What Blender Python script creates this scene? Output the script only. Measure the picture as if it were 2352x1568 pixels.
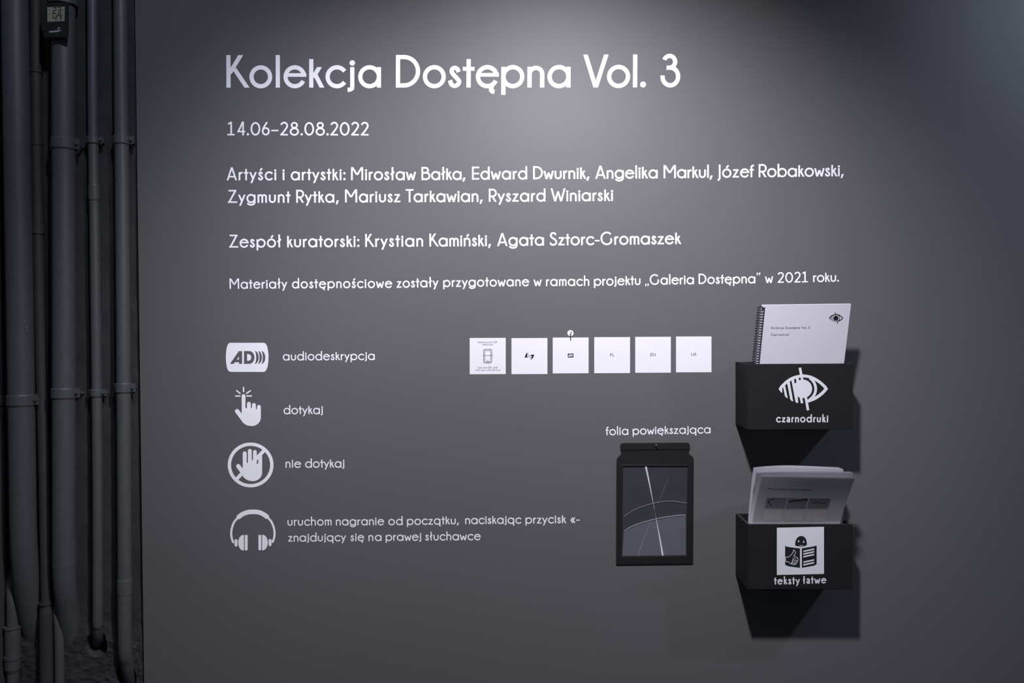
import bpy, bmesh, math, random
from mathutils import Vector, Matrix, noise
from mathutils.geometry import tessellate_polygon

random.seed(7)
SC = bpy.context.scene
COL = SC.collection
for o in list(bpy.data.objects):
    bpy.data.objects.remove(o)

# ------------------------------------------------------------------ camera
F = 1829.0                       # focal length for a 2352 px wide frame (28 mm full frame)
DIST = 1.83                      # camera to wall
CAMZ = 1.50
YAW, PITCH, ROLL = math.atan(37 / F), math.atan(45 / F), 0.0068
fw = Vector((-math.sin(YAW) * math.cos(PITCH), math.cos(YAW) * math.cos(PITCH), -math.sin(PITCH)))
r0 = fw.cross(Vector((0, 0, 1))).normalized()
u0 = r0.cross(fw).normalized()
rt = r0 * math.cos(ROLL) - u0 * math.sin(ROLL)
up = u0 * math.cos(ROLL) + r0 * math.sin(ROLL)
EYE = Vector((0, -DIST, CAMZ))
cam = bpy.data.cameras.new('camera')
cam.sensor_width = 36.0
cam.lens = F * 36.0 / 2352.0
cam.clip_start = 0.02
camo = bpy.data.objects.new('camera', cam)
COL.objects.link(camo)
camo.matrix_world = Matrix(((rt.x, up.x, -fw.x, EYE.x), (rt.y, up.y, -fw.y, EYE.y), (rt.z, up.z, -fw.z, EYE.z), (0, 0, 0, 1)))
SC.camera = camo

# ------------------------------------------------------------------ view, world, lamps
vs = SC.view_settings
vs.view_transform = 'Standard'
vs.look = 'None'
vs.gamma = 1.0
vs.use_curve_mapping = False
vs.exposure = 0.0
world = bpy.data.worlds.new('world')
SC.world = world
world.use_nodes = True
wb = world.node_tree.nodes['Background']
wb.inputs[0].default_value = (0.66, 0.78, 1.0, 1)
wb.inputs[1].default_value = 0.085


def spot(name, loc, aim, watt, size, blend, radius, color):
    l = bpy.data.lights.new(name, 'SPOT')
    l.energy = watt
    l.spot_size = math.radians(size)
    l.spot_blend = blend
    l.shadow_soft_size = radius
    l.color = color
    o = bpy.data.objects.new(name, l)
    COL.objects.link(o)
    o.location = loc
    d = Vector(aim) - Vector(loc)
    o.rotation_euler = d.to_track_quat('-Z', 'Y').to_euler()
    return o


spot('track_spot_main', (0.106, -1.10, 2.42), (0.02, 0.0, 1.28), 156, 94, 0.92, 0.045, (0.93, 0.905, 1.0))
spot('track_spot_right', (2.085, -1.10, 2.89), (2.05, 0.0, 2.0), 132, 112, 1.0, 0.05, (0.69, 0.785, 1.0))
spot('track_spot_left', (-0.20, -1.10, 2.95), (-1.08, 0.0, 1.60), 44, 62, 1.0, 0.05, (0.74, 0.80, 1.0))


# ------------------------------------------------------------------ pixel helpers (real points on real planes)
def ray(px, py):
    return (fw * F + rt * (px - 1176.0) - up * (py - 784.0)).normalized()


def P(px, py, h=0.0):
    """world point seen at a picture position on the vertical plane h metres in front of the wall"""
    d = ray(px, py)
    return EYE + d * ((-h - EYE.y) / d.y)


class Plane:
    def __init__(self, o, n):
        self.o, self.n = Vector(o), Vector(n).normalized()

    def at(self, px, py, off=0.0):
        d = ray(px, py)
        o = self.o + self.n * off
        return EYE + d * ((o - EYE).dot(self.n) / d.dot(self.n))


def wallplane(h):
    return Plane((0, -h, 0), (0, -1, 0))


# ------------------------------------------------------------------ materials
def mat(name, color, rough=0.6, spec=0.5, metal=0.0, var=0.0, vscale=40.0, bump=0.0, bscale=200.0, vcolor=None):
    m = bpy.data.materials.new(name)
    m.use_nodes = True
    nt = m.node_tree
    b = nt.nodes['Principled BSDF']
    b.inputs['Base Color'].default_value = (*color, 1)
    b.inputs['Roughness'].default_value = rough
    b.inputs['Specular IOR Level'].default_value = spec
    b.inputs['Metallic'].default_value = metal
    tc = nt.nodes.new('ShaderNodeTexCoord')
    if var > 0:
        n = nt.nodes.new('ShaderNodeTexNoise')
        n.inputs['Scale'].default_value = vscale
        n.inputs['Detail'].default_value = 6
        nt.links.new(tc.outputs['Object'], n.inputs['Vector'])
        mx = nt.nodes.new('ShaderNodeMix')
        mx.data_type = 'RGBA'
        c2 = vcolor if vcolor else tuple(min(1, c * (1 + var)) for c in color)
        c1 = color if vcolor else tuple(c * (1 - var) for c in color)
        mx.inputs[6].default_value = (*c1, 1)
        mx.inputs[7].default_value = (*c2, 1)
        nt.links.new(n.outputs['Fac'], mx.inputs[0])
        nt.links.new(mx.outputs[2], b.inputs['Base Color'])
    if bump > 0:
        n2 = nt.nodes.new('ShaderNodeTexNoise')
        n2.inputs['Scale'].default_value = bscale
        n2.inputs['Detail'].default_value = 4
        nt.links.new(tc.outputs['Object'], n2.inputs['Vector'])
        bp = nt.nodes.new('ShaderNodeBump')
        bp.inputs['Strength'].default_value = bump
        bp.inputs['Distance'].default_value = 0.001
        nt.links.new(n2.outputs['Fac'], bp.inputs['Height'])
        nt.links.new(bp.outputs['Normal'], b.inputs['Normal'])
    return m


M = {}
M['wall'] = mat('satin_grey_wall_paint', (0.104, 0.101, 0.106), rough=0.50, spec=0.20, var=0.05, vscale=900, bump=0.12, bscale=420)
M['vinyl'] = mat('matte_white_vinyl', (0.80, 0.80, 0.82), rough=0.65, spec=0.3, var=0.02, vscale=60)
M['card'] = mat('white_card', (0.70, 0.69, 0.71), rough=0.7, spec=0.3, var=0.015, vscale=80)
M['paper'] = mat('white_paper', (0.58, 0.57, 0.61), rough=0.8, spec=0.2, var=0.02, vscale=120)
M['ink'] = mat('dark_print_ink', (0.013, 0.012, 0.016), rough=0.7, spec=0.15, var=0.1)
M['soft_ink'] = mat('grey_print_ink', (0.075, 0.06, 0.085), rough=0.7, spec=0.2, var=0.1)
M['box'] = mat('black_painted_board', (0.0105, 0.0105, 0.011), rough=0.62, spec=0.2, var=0.25, vscale=300, bump=0.15, bscale=600)
M['box_edge'] = mat('worn_black_board_edge', (0.035, 0.034, 0.034), rough=0.7, spec=0.3, var=0.3, vscale=200)
M['plastic'] = mat('black_plastic', (0.011, 0.011, 0.011), rough=0.42, spec=0.45, var=0.1, vscale=200, bump=0.05, bscale=900)
M['pipe'] = mat('dark_painted_pipe', (0.064, 0.067, 0.072), rough=0.5, spec=0.4, var=0.16, vscale=55, bump=0.25, bscale=260)
M['pipe_warm'] = mat('dark_brown_painted_pipe', (0.036, 0.034, 0.035), rough=0.6, spec=0.3, var=0.2, vscale=55, bump=0.25, bscale=260)
M['plaster'] = mat('rough_dark_plaster', (0.034, 0.034, 0.036), rough=0.8, spec=0.25, var=0.3, vscale=35, bump=1.0, bscale=45)
M['fleck'] = mat('pale_paint_fleck', (0.25, 0.27, 0.31), rough=0.7)
M['steel'] = mat('steel_wire', (0.55, 0.55, 0.58), rough=0.3, metal=1.0, var=0.05)
M['wire'] = mat('dark_coated_wire', (0.018, 0.018, 0.028), rough=0.25, spec=0.7, var=0.1)
M['cup'] = mat('ivory_plastic', (0.80, 0.80, 0.76), rough=0.35, spec=0.5, var=0.02)
M['lcd'] = mat('greenish_display', (0.27, 0.29, 0.20), rough=0.5, spec=0.2, var=0.08, vscale=400)
M['lcd_ink'] = mat('display_segments', (0.030, 0.034, 0.030), rough=0.5, var=0.05)
M['mark'] = mat('pale_blue_print', (0.36, 0.44, 0.47), rough=0.6, var=0.05)
M['floor'] = mat('dark_concrete_floor', (0.06, 0.06, 0.065), rough=0.6, spec=0.3, var=0.2, vscale=8, bump=0.2, bscale=60)
M['picture'] = mat('printed_halftone', (0.22, 0.20, 0.225), rough=0.8, spec=0.2, var=0.35, vscale=140)
M['picture_pale'] = mat('printed_pale_halftone', (0.52, 0.48, 0.49), rough=0.8, spec=0.2, var=0.2, vscale=160)
M['leaf'] = mat('thin_white_paper', (0.74, 0.73, 0.77), rough=0.8, spec=0.2, var=0.02, vscale=120)
nt = M['leaf'].node_tree
tl_ = nt.nodes.new('ShaderNodeBsdfTranslucent')
tl_.inputs[0].default_value = (0.72, 0.71, 0.74, 1)
mx_ = nt.nodes.new('ShaderNodeMixShader')
mx_.inputs[0].default_value = 0.5
ou_ = [n for n in nt.nodes if n.type == 'OUTPUT_MATERIAL'][0]
nt.links.new(nt.nodes['Principled BSDF'].outputs[0], mx_.inputs[1])
nt.links.new(tl_.outputs[0], mx_.inputs[2])
nt.links.new(mx_.outputs[0], ou_.inputs[0])
M['box_vinyl'] = mat('pale_grey_vinyl', (0.60, 0.61, 0.63), rough=0.65, spec=0.3, var=0.02, vscale=60)
# clear film with concentric grooves: glossy streaks run across the grooves
lm = bpy.data.materials.new('grooved_clear_film')
lm.use_nodes = True
nt = lm.node_tree
for n in list(nt.nodes):
    nt.nodes.remove(n)
out = nt.nodes.new('ShaderNodeOutputMaterial')
tr = nt.nodes.new('ShaderNodeBsdfTransparent')
tr.inputs[0].default_value = (0.62, 0.64, 0.68, 1)
gl = nt.nodes.new('ShaderNodeBsdfAnisotropic')
gl.inputs['Color'].default_value = (0.9, 0.92, 1.0, 1)
gl.inputs['Roughness'].default_value = 0.30
gl.inputs['Anisotropy'].default_value = 0.93
tg = nt.nodes.new('ShaderNodeTangent')
tg.direction_type = 'RADIAL'
tg.axis = 'Y'
nt.links.new(tg.outputs[0], gl.inputs['Tangent'])
mxs = nt.nodes.new('ShaderNodeMixShader')
mxs.inputs[0].default_value = 0.035
nt.links.new(tr.outputs[0], mxs.inputs[1])
nt.links.new(gl.outputs[0], mxs.inputs[2])
nt.links.new(mxs.outputs[0], out.inputs[0])
M['lens'] = lm
fm = bpy.data.materials.new('lens_light_film')  # half-clear pale mix that imitates light gathered by the lens
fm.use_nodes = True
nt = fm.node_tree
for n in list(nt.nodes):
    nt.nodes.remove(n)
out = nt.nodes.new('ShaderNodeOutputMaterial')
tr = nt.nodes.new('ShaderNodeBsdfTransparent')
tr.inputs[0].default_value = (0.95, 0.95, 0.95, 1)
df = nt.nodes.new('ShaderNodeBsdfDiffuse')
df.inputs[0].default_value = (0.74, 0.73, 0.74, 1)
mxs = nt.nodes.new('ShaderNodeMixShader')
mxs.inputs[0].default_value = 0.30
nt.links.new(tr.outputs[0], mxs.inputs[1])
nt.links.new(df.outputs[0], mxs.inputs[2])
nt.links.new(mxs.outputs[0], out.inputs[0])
M['lens_light'] = fm


# ------------------------------------------------------------------ objects
def tag(o, label=None, cat=None, group=None, kind=None):
    if label: o['label'] = label
    if cat: o['category'] = cat
    if group: o['group'] = group
    if kind: o['kind'] = kind
    return o


def wloc(o):
    v = o.location.copy()
    while o.parent:
        o = o.parent
        v += o.location
    return v


def thing(name, loc, label, cat, group=None):
    o = bpy.data.objects.new(name, None)
    o.empty_display_size = 0.02
    COL.objects.link(o)
    o.location = loc
    return tag(o, label, cat, group)


def link(name, bm, material, parent=None, origin=None, smooth=False, label=None):
    """bm holds world coordinates; it becomes one mesh object"""
    base = wloc(parent) if parent else Vector((0, 0, 0))
    if origin is None:
        if parent:
            origin = base
        else:
            lo = Vector((min(v.co.x for v in bm.verts), min(v.co.y for v in bm.verts), min(v.co.z for v in bm.verts)))
            hi = Vector((max(v.co.x for v in bm.verts), max(v.co.y for v in bm.verts), max(v.co.z for v in bm.verts)))
            origin = (lo + hi) / 2
    origin = Vector(origin)
    for v in bm.verts:
        v.co -= origin
    me = bpy.data.meshes.new(name)
    bm.to_mesh(me)
    bm.free()
    me.materials.append(material)
    if smooth:
        for p in me.polygons:
            p.use_smooth = True
    o = bpy.data.objects.new(name, me)
    COL.objects.link(o)
    if parent:
        o.parent = parent
    o.location = origin - base
    if label:
        o['label'] = label
    return o


def add_box(bm, x0, x1, y0, y1, z0, z1, bev=0.0):
    vs_ = [bm.verts.new((x, y, z)) for x in (x0, x1) for y in (y0, y1) for z in (z0, z1)]
    fs = [(0, 1, 3, 2), (4, 6, 7, 5), (0, 4, 5, 1), (2, 3, 7, 6), (0, 2, 6, 4), (1, 5, 7, 3)]
    faces = [bm.faces.new([vs_[i] for i in f]) for f in fs]
    if bev > 0:
        es = list({e for f in faces for e in f.edges})
        bmesh.ops.bevel(bm, geom=es, offset=bev, segments=2, affect='EDGES')


def add_hexa(bm, a, b, bev=0.0):
    """a, b: two quads (4 points each), joined into a solid"""
    va = [bm.verts.new(p) for p in a]
    vb = [bm.verts.new(p) for p in b]
    faces = [bm.faces.new(va), bm.faces.new(vb[::-1])]
    for i in range(4):
        j = (i + 1) % 4
        faces.append(bm.faces.new((va[j], va[i], vb[i], vb[j])))
    bmesh.ops.recalc_face_normals(bm, faces=faces)
    if bev > 0:
        es = list({e for f in faces for e in f.edges})
        bmesh.ops.bevel(bm, geom=es, offset=bev, segments=2, affect='EDGES')


def add_tube(bm, pts, rad, seg=24, cap=True):
    """tube through points; rad a number or one per point"""
    pts = [Vector(p) for p in pts]
    n = len(pts)
    rads = rad if isinstance(rad, (list, tuple)) else [rad] * n
    rings = []
    ref = None
    for i, p in enumerate(pts):
        t = (pts[min(i + 1, n - 1)] - pts[max(i - 1, 0)]).normalized()
        if ref is None:
            ref = Vector((0, 1, 0)) if abs(t.y) < 0.9 else Vector((1, 0, 0))
        a = (ref - t * ref.dot(t)).normalized()
        ref = a
        b = t.cross(a)
        rings.append([bm.verts.new(p + (a * math.cos(2 * math.pi * k / seg) + b * math.sin(2 * math.pi * k / seg)) * rads[i]) for k in range(seg)])
    fs = []
    for i in range(n - 1):
        for k in range(seg):
            k2 = (k + 1) % seg
            fs.append(bm.faces.new((rings[i][k], rings[i][k2], rings[i + 1][k2], rings[i + 1][k])))
    if cap:
        fs.append(bm.faces.new(rings[0][::-1]))
        fs.append(bm.faces.new(rings[-1]))
    bmesh.ops.recalc_face_normals(bm, faces=fs)


def spline(pts, n=10):
    """Catmull-Rom through points of any dimension"""
    pts = [tuple(p) for p in pts]
    if len(pts) < 3:
        return pts
    ext = [tuple(2 * a - b for a, b in zip(pts[0], pts[1]))] + pts + [tuple(2 * a - b for a, b in zip(pts[-1], pts[-2]))]
    res = []
    for i in range(1, len(ext) - 2):
        p0, p1, p2, p3 = ext[i - 1:i + 3]
        for k in range(n):
            t = k / n
            res.append(tuple(0.5 * (2 * b + (c - a) * t + (2 * a - 5 * b + 4 * c - d) * t * t + (3 * b - a - 3 * c + d) * t ** 3)
                             for a, b, c, d in zip(p0, p1, p2, p3)))
    res.append(pts[-1])
    return res


# ------------------------------------------------------------------ flat cut shapes (vinyl, print)
# a drawing is a list of shapes; each shape is ('strip', left_pts, right_pts, closed) or ('poly', outer, holes)
def ribbon(pts, w, closed=False, cap='butt'):
    pts = [Vector((p[0], p[1])) for p in pts]
    clean = [pts[0]]
    for p in pts[1:]:
        if (p - clean[-1]).length > 1e-6:
            clean.append(p)
    pts = clean
    n = len(pts)
    L, R = [], []
    for i in range(n):
        if closed:
            a, b = pts[(i - 1) % n], pts[(i + 1) % n]
        else:
            a, b = pts[max(i - 1, 0)], pts[min(i + 1, n - 1)]
        t = (b - a).normalized()
        nn = Vector((-t.y, t.x))
        k = 1.0
        if 0 < i < n - 1 or closed:
            t1 = (pts[i] - pts[(i - 1) % n]).normalized()
            c = max(0.5, abs(nn.dot(Vector((-t1.y, t1.x)))))
            k = 1 / c
        L.append(pts[i] + nn * (w / 2 * k))
        R.append(pts[i] - nn * (w / 2 * k))
    res = [('strip', L, R, closed)]
    if cap == 'round' and not closed:
        for q in (pts[0], pts[-1]):
            res.append(disc(q[0], q[1], w / 2))
    return res


def disc(cx, cy, rx, ry=None, n=20):
    ry = rx if ry is None else ry
    return ('poly', [Vector((cx + rx * math.cos(2 * math.pi * k / n), cy + ry * math.sin(2 * math.pi * k / n))) for k in range(n)], [])


def poly(pts, holes=()):
    return ('poly', [Vector(p) for p in pts], [[Vector(p) for p in h] for h in holes])


def arcpts(cx, cy, rx, ry, a0, a1, n=None):
    n = n or max(6, int(abs(a1 - a0) / 7))
    return [(cx + rx * math.cos(math.radians(a0 + (a1 - a0) * k / n)), cy + ry * math.sin(math.radians(a0 + (a1 - a0) * k / n))) for k in range(n + 1)]


def rrect(x0, y0, x1, y1, r, n=6):
    if y1 < y0: y0, y1 = y1, y0
    pts = []
    for cx, cy, a in ((x1 - r, y1 - r, 0), (x0 + r, y1 - r, 90), (x0 + r, y0 + r, 180), (x1 - r, y0 + r, 270)):
        pts += arcpts(cx, cy, r, r, a, a + 90, n)
    return pts


def lay(bm, shapes, fn, z0, thick=0.00025, step=0.000012):
    """put a flat drawing into bm; fn(x, y, z) -> world. Each shape sits a hair above the one before."""
    for i, s in enumerate(shapes):
        zt = z0 + thick + step * (i % 40)
        if s[0] == 'strip':
            _, L, R, closed = s
            n = len(L)
            lt = [bm.verts.new(fn(p.x, p.y, zt)) for p in L]
            rt_ = [bm.verts.new(fn(p.x, p.y, zt)) for p in R]
            lb = [bm.verts.new(fn(p.x, p.y, z0)) for p in L]
            rb = [bm.verts.new(fn(p.x, p.y, z0)) for p in R]
            fs = []
            for k in range(n if closed else n - 1):
                j = (k + 1) % n
                fs.append(bm.faces.new((rt_[k], rt_[j], lt[j], lt[k])))
                fs.append(bm.faces.new((lt[k], lt[j], lb[j], lb[k])))
                fs.append(bm.faces.new((rb[k], rb[j], rt_[j], rt_[k])))
            if not closed:
                fs.append(bm.faces.new((lt[0], lb[0], rb[0], rt_[0])))
                fs.append(bm.faces.new((lt[-1], rt_[-1], rb[-1], lb[-1])))
        else:
            _, outer, holes = s
            loops = [outer] + holes
            flat = [p for l in loops for p in l]
            tris = tessellate_polygon([[Vector((p.x, p.y, 0)) for p in l] for l in loops])
            vt = [bm.verts.new(fn(p.x, p.y, zt)) for p in flat]
            vb = [bm.verts.new(fn(p.x, p.y, z0)) for p in flat]
            for t in tris:
                a, b, c = (flat[q] for q in t)
                area = (b.x - a.x) * (c.y - a.y) - (b.y - a.y) * (c.x - a.x)
                if abs(area) < 1e-14:
                    continue
                try:
                    bm.faces.new([vt[q] for q in (t if area > 0 else t[::-1])])
                except ValueError:
                    pass
            k0 = 0
            for l in loops:
                n = len(l)
                for k in range(n):
                    j = (k + 1) % n
                    bm.faces.new((vt[k0 + k], vt[k0 + j], vb[k0 + j], vb[k0 + k]))
                k0 += n


def pxmap(plane, x0, y0, s):
    """drawing coordinates are positions inside an enlarged view of the photo: (x0,y0) corner, s enlargement"""
    return lambda x, y, z: plane.at(x0 + x / s, y0 + y / s, z)


def flatten(bm):
    bmesh.ops.recalc_face_normals(bm, faces=bm.faces[:])


# ------------------------------------------------------------------ round geometric stroke alphabet (cap height = 1)
XH = 0.63
RO = 0.355


def glyph(ch, w, hs=1.0, alt=False):
    """returns (shapes, left bearing, right bearing)"""
    R = RO - w / 2
    cy = 0.333
    sh = []
    X = lambda x: x * hs
    wh = w * 0.9

    def V(x, a, b): sh.extend(ribbon([(X(x), a), (X(x), b)], w))
    def H(a, b, y, t=None): sh.extend(ribbon([(X(a), y), (X(b), y)], t or wh))

    def D(xa, ya, xb, yb, k=1.0):
        xa, xb = X(xa), X(xb)
        ln = math.hypot(xb - xa, yb - ya)
        hw = w * k * ln / abs(yb - ya) / 2
        sh.append(poly([(xa - hw, ya), (xa + hw, ya), (xb + hw, yb), (xb - hw, yb)] if ya < yb else
                       [(xb - hw, yb), (xb + hw, yb), (xa + hw, ya), (xa - hw, ya)]))

    def A(cx, c, rx, ry, a0, a1): sh.extend(ribbon(arcpts(X(cx), c, X(rx), ry, a0, a1), w))
    def S(pts, n=8): sh.extend(ribbon([(X(x), y) for x, y in spline(pts, n)], w))
    def L(pts): sh.extend(ribbon([(X(x), y) for x, y in pts], w))
    def O(cx, c, r): sh.extend(ribbon(arcpts(X(cx), c, X(r), r, 0, 360, 44)[:-1], w, closed=True))
    def dot(x, y=0.755, r=None):
        r = r or max(0.087, w * 0.62)
        sh.append(disc(X(x), y, r))

    hw = w / 2
    lb, rb = 0.065, 0.065
    base = {'ó': 'o', 'ś': 's', 'ń': 'n', 'ę': 'e', 'ą': 'a', 'ć': 'c', 'ł': 'l'}.get(ch, ch)
    wid = None
    if base == 'o':
        O(RO, cy, R); lb = rb = .04
    elif base == 'e':
        a = 334 if w < .15 else 326
        A(RO, cy, R, R, 4, a); H(RO - R, RO + R + hw, cy + .055, w * .85); lb, rb = .04, .02
    elif base == 'c':
        A(RO, cy, R, R, 35, 325); lb, rb = .04, .005
    elif base == 'a' and not alt:
        O(RO, cy, R); V(RO + R, 0, XH); lb, rb = .04, .065
    elif base == 'a':
        S([(.07, .52), (.16, .60), (.29, .60), (.37, .52), (.39, .40)]); V(.39, 0, .42)
        S([(.39, .36), (.22, .34), (.10, .27), (.10, .14), (.20, .065), (.31, .10), (.39, .20)]); lb, rb = .05, .065
    elif base in 'dqbpg':
        O(RO if base in 'dqg' else hw + R, cy, R)
        x = RO + R if base in 'dqg' else hw
        if base == 'd': V(x, 0, 1); lb, rb = .04, .065
        elif base == 'b': V(x, 0, 1); lb, rb = .065, .04
        elif base == 'p': V(x, -.22, XH); lb, rb = .065, .04
        elif base == 'g':
            V(x, .10, XH)
            S([(x, .12), (x - .02, -.02), (x - .12, -.115), (RO, -.15), (RO - .14, -.125), (.06, -.03)]); lb, rb = .04, .065
    elif base == 'l':
        V(hw if ch != 'ł' else .14, 0, 1)
        if ch == 'ł': L([(.0, .42), (.28, .63)]); lb = rb = .015
    elif base == 'k':
        hh = .876 if not alt else 1.0
        V(hw, 0, hh); D(.12, .30, .32, XH); D(.40, 0, .19, .40); lb, rb = .065, -.01
    elif base == 'i':
        V(.087, 0, XH); dot(.087); lb = rb = .05
    elif base == 'j':
        V(.15, .0, XH); A(0.0, 0.0, .15, .07, 0, -88); dot(.15); lb, rb = .03, .05
    elif base == 's':
        S([(.325, .475), (.285, .565), (.205, .603), (.125, .565), (.11, .475), (.175, .385), (.265, .29), (.34, .19), (.30, .095), (.20, .052), (.10, .10), (.06, .22)]); lb, rb = .04, .04
    elif base == 't':
        V(.18, 0, .87); H(0, .363, .573); lb, rb = .015, .01
    elif base == 'f':
        S([(.18, .62), (.185, .78), (.24, .875), (.37, .90)]); V(.18, 0, .70); H(.04, .36, .573); lb, rb = .0, .0
    elif base in 'nh':
        V(hw, 0, XH if base == 'n' else 1); A(.26, .41, .26 - hw, .19 + (.0655 - hw), 180, 0); V(.52 - hw, 0, .41)
    elif base == 'm':
        V(hw, 0, XH)
        A(.215, .44, .215 - hw, .16 + (.0655 - hw), 180, 0); V(.43 - hw, 0, .44)
        A(.43 - hw + .15, .44, .15, .16 + (.0655 - hw), 180, 0); V(.73 - hw, 0, .44)
    elif base == 'u':
        V(hw, .24, XH); A(.27, .24, .27 - hw, .24 - hw + .01, 180, 360); V(.54 - hw, .24, XH)
    elif base == 'r':
        V(hw, 0, XH); S([(hw, .40), (.12, .51), (.20, .57), (.31, .605)]); lb, rb = .065, .02
    elif base == 'v':
        D(.07, XH, .27, 0); D(.47, XH, .27, 0); lb = rb = .0
    elif base == 'y':
        D(.07, XH, .31, .09); D(.52, XH, .155, -.22); lb, rb = .005, .0
    elif base == 'w':
        D(.07, XH, .235, 0); D(.40, .50, .235, 0); D(.40, .50, .565, 0); D(.73, XH, .565, 0); lb = rb = .005
    elif base == 'z':
        H(.04, .46, XH - wh / 2); D(.44 - hw * .6, XH - wh * .4, .06 + hw * .2, wh * .4); H(.0, .49, wh / 2); lb = rb = .04
    elif base == 'K':
        V(hw, 0, 1); D(.09, .42, .45, 1); D(.645, 0, .235, .60); lb, rb = .08, -.05
    elif base == 'D':
        V(hw, 0, 1); L([(0, 1 - hw), (.25, 1 - hw)]); L([(0, hw), (.25, hw)]); A(.25, .5, .5 - hw, .5 - hw, 90, -90); lb, rb = .08, .055
    elif base == 'V':
        D(.072, 1, .39, 0); D(.71, 1, .39, 0); lb, rb = .02, -.065
    elif base == 'A':
        D(.075, 0, .41, 1); D(.745, 0, .41, 1); H(.19, .63, .28); lb, rb = .0, .02
    elif base == 'M':
        V(hw, 0, 1); V(.94 - hw, 0, 1); D(.09, 1, .47, .40); D(.85, 1, .47, .40); lb, rb = .09, .08
    elif base == 'B':
        V(hw, 0, 1); L([(0, 1 - hw), (.33, 1 - hw)]); L([(0, .56), (.33, .56)]); L([(0, hw), (.36, hw)])
        A(.33, .748, .18, .19, 90, -90); A(.36, .31, .26, .25, 90, -90); lb, rb = .08, .04
    elif base == 'E':
        V(hw, 0, 1)
        for y in (hw, .47, 1 - hw): H(0, .55, y)
        lb, rb = .08, .05
    elif base == 'Z':
        H(.05, .66, 1 - wh / 2); D(.60, 1 - wh * .4, .10, wh * .4); H(.0, .72, wh / 2); lb = rb = .04
    elif base == 'R':
        V(hw, 0, 1); L([(0, 1 - hw), (.30, 1 - hw)]); L([(0, .42), (.30, .42)]); A(.30, .678, .25, .258, 90, -90); D(.53, 0, .27, .42); lb, rb = .08, .02
    elif base == 'T':
        H(0, .6, 1 - wh / 2); V(.3, 0, 1); lb, rb = .03, -.03
    elif base == 'W':
        D(.07, 1, .345, 0); D(.57, .76, .345, 0); D(.57, .76, .80, 0); D(1.08, 1, .80, 0); lb, rb = .02, .0
    elif base == 'J':
        V(.165, .0, 1); A(-.01, 0.0, .175, .19, 0, -85); lb, rb = .03, .08
    elif base == 'G':
        A(.48, .50, .48 - hw, .52 - hw, 44, 322); V(.82, .20, .51); lb, rb = .04, .11
    elif base == 'S':
        S([(.50, .80), (.44, .92), (.32, .955), (.19, .92), (.13, .80), (.16, .67), (.28, .56), (.43, .46), (.53, .34), (.54, .19), (.44, .08), (.30, .045), (.16, .09), (.07, .22)]); lb, rb = .05, .05
    elif base == '0':
        A(.37, .5, .37 - hw, .51 - hw, 0, 360); lb = rb = .05
    elif base == '1':
        V(.30, 0, 1.03); H(.0, .56, wh / 2); L([(.07, .85), (.31, 1.0)]); lb, rb = .04, .12
    elif base == '2':
        A(.29, .735, .235, .235, 165, -35); S([(.482, .60), (.40, .47), (.25, .27), (.06, .06)]); H(.0, .58, wh / 2); lb = rb = .06
    elif base == '3':
        A(.287, .774, .235 - hw, .243 - hw, 160, -90); H(.195, .30, .593, w * .98); A(.313, .325, .304 - hw, .268, 92, -187); lb, rb = .05, .05
    elif base == '4':
        V(.45, 0, 1.02); D(.44, 1.05, .08, .27); H(.0, .61, .29); lb, rb = .06, .05
    elif base == '6':
        A(.30, .31, .30 - hw, .31 - hw, 0, 360); S([(.40, 1.0), (.24, .76), (.10, .50), (hw, .33)]); lb = rb = .05
    elif base == '8':
        A(.35, .77, .27 - hw, .25 - hw, 0, 360); A(.35, .29, .35 - hw, .31 - hw, 0, 360); lb = rb = .05
    elif base == '.':
        dot(.095, .085, max(.09, w * .68)); lb = rb = .045
    elif base == ':':
        dot(.095, .085, max(.09, w * .66)); dot(.095, .53, max(.09, w * .66)); lb = rb = .05
    elif base == ',':
        sh.append(poly([(0, -.14), (.12, -.14), (.24, .17), (.07, .17)])); lb = rb = .03
    elif base == '-':
        H(0, .36, .33, w * .85); lb = rb = .04
    elif base == '–':
        H(0, .54, .37, w * .85); lb, rb = .05, .07
    elif base == '«':
        L([(.26, .62), (.05, .33), (.26, .03)]); L([(.46, .62), (.25, .33), (.46, .03)]); lb = rb = .03
    elif base in '„”':
        y = -.14 if base == '„' else .76
        for x in (0, .22):
            sh.append(poly([(x, y), (x + .08, y), (x + .155, y + .15), (x + .155, y + .25), (x + .02, y + .25), (x + .02, y + .13), (x + .06, y + .12)]))
        lb = rb = .05
    if ch == 'ó':
        L([(RO - .03, .74), (RO + .13, .93)])
    elif ch in 'śń':
        x = .17 if ch == 'ś' else .23
        L([(x, .74), (x + .16, .93)])
    elif ch == 'ę':
        S([(.50, .04), (.47, -.06), (.505, -.115), (.575, -.13)])
    elif ch == 'ą':
        S([(RO + R, .03), (RO + R - .04, -.08), (RO + R + .0, -.14), (RO + R + .07, -.155)])
    return sh, lb, rb


def extent(shapes):
    xs = []
    for s in shapes:
        for l in ((s[1], s[2]) if s[0] == 'strip' else (s[1],)):
            xs += [p.x for p in l]
    return min(xs), max(xs)


TRACK = []


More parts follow.
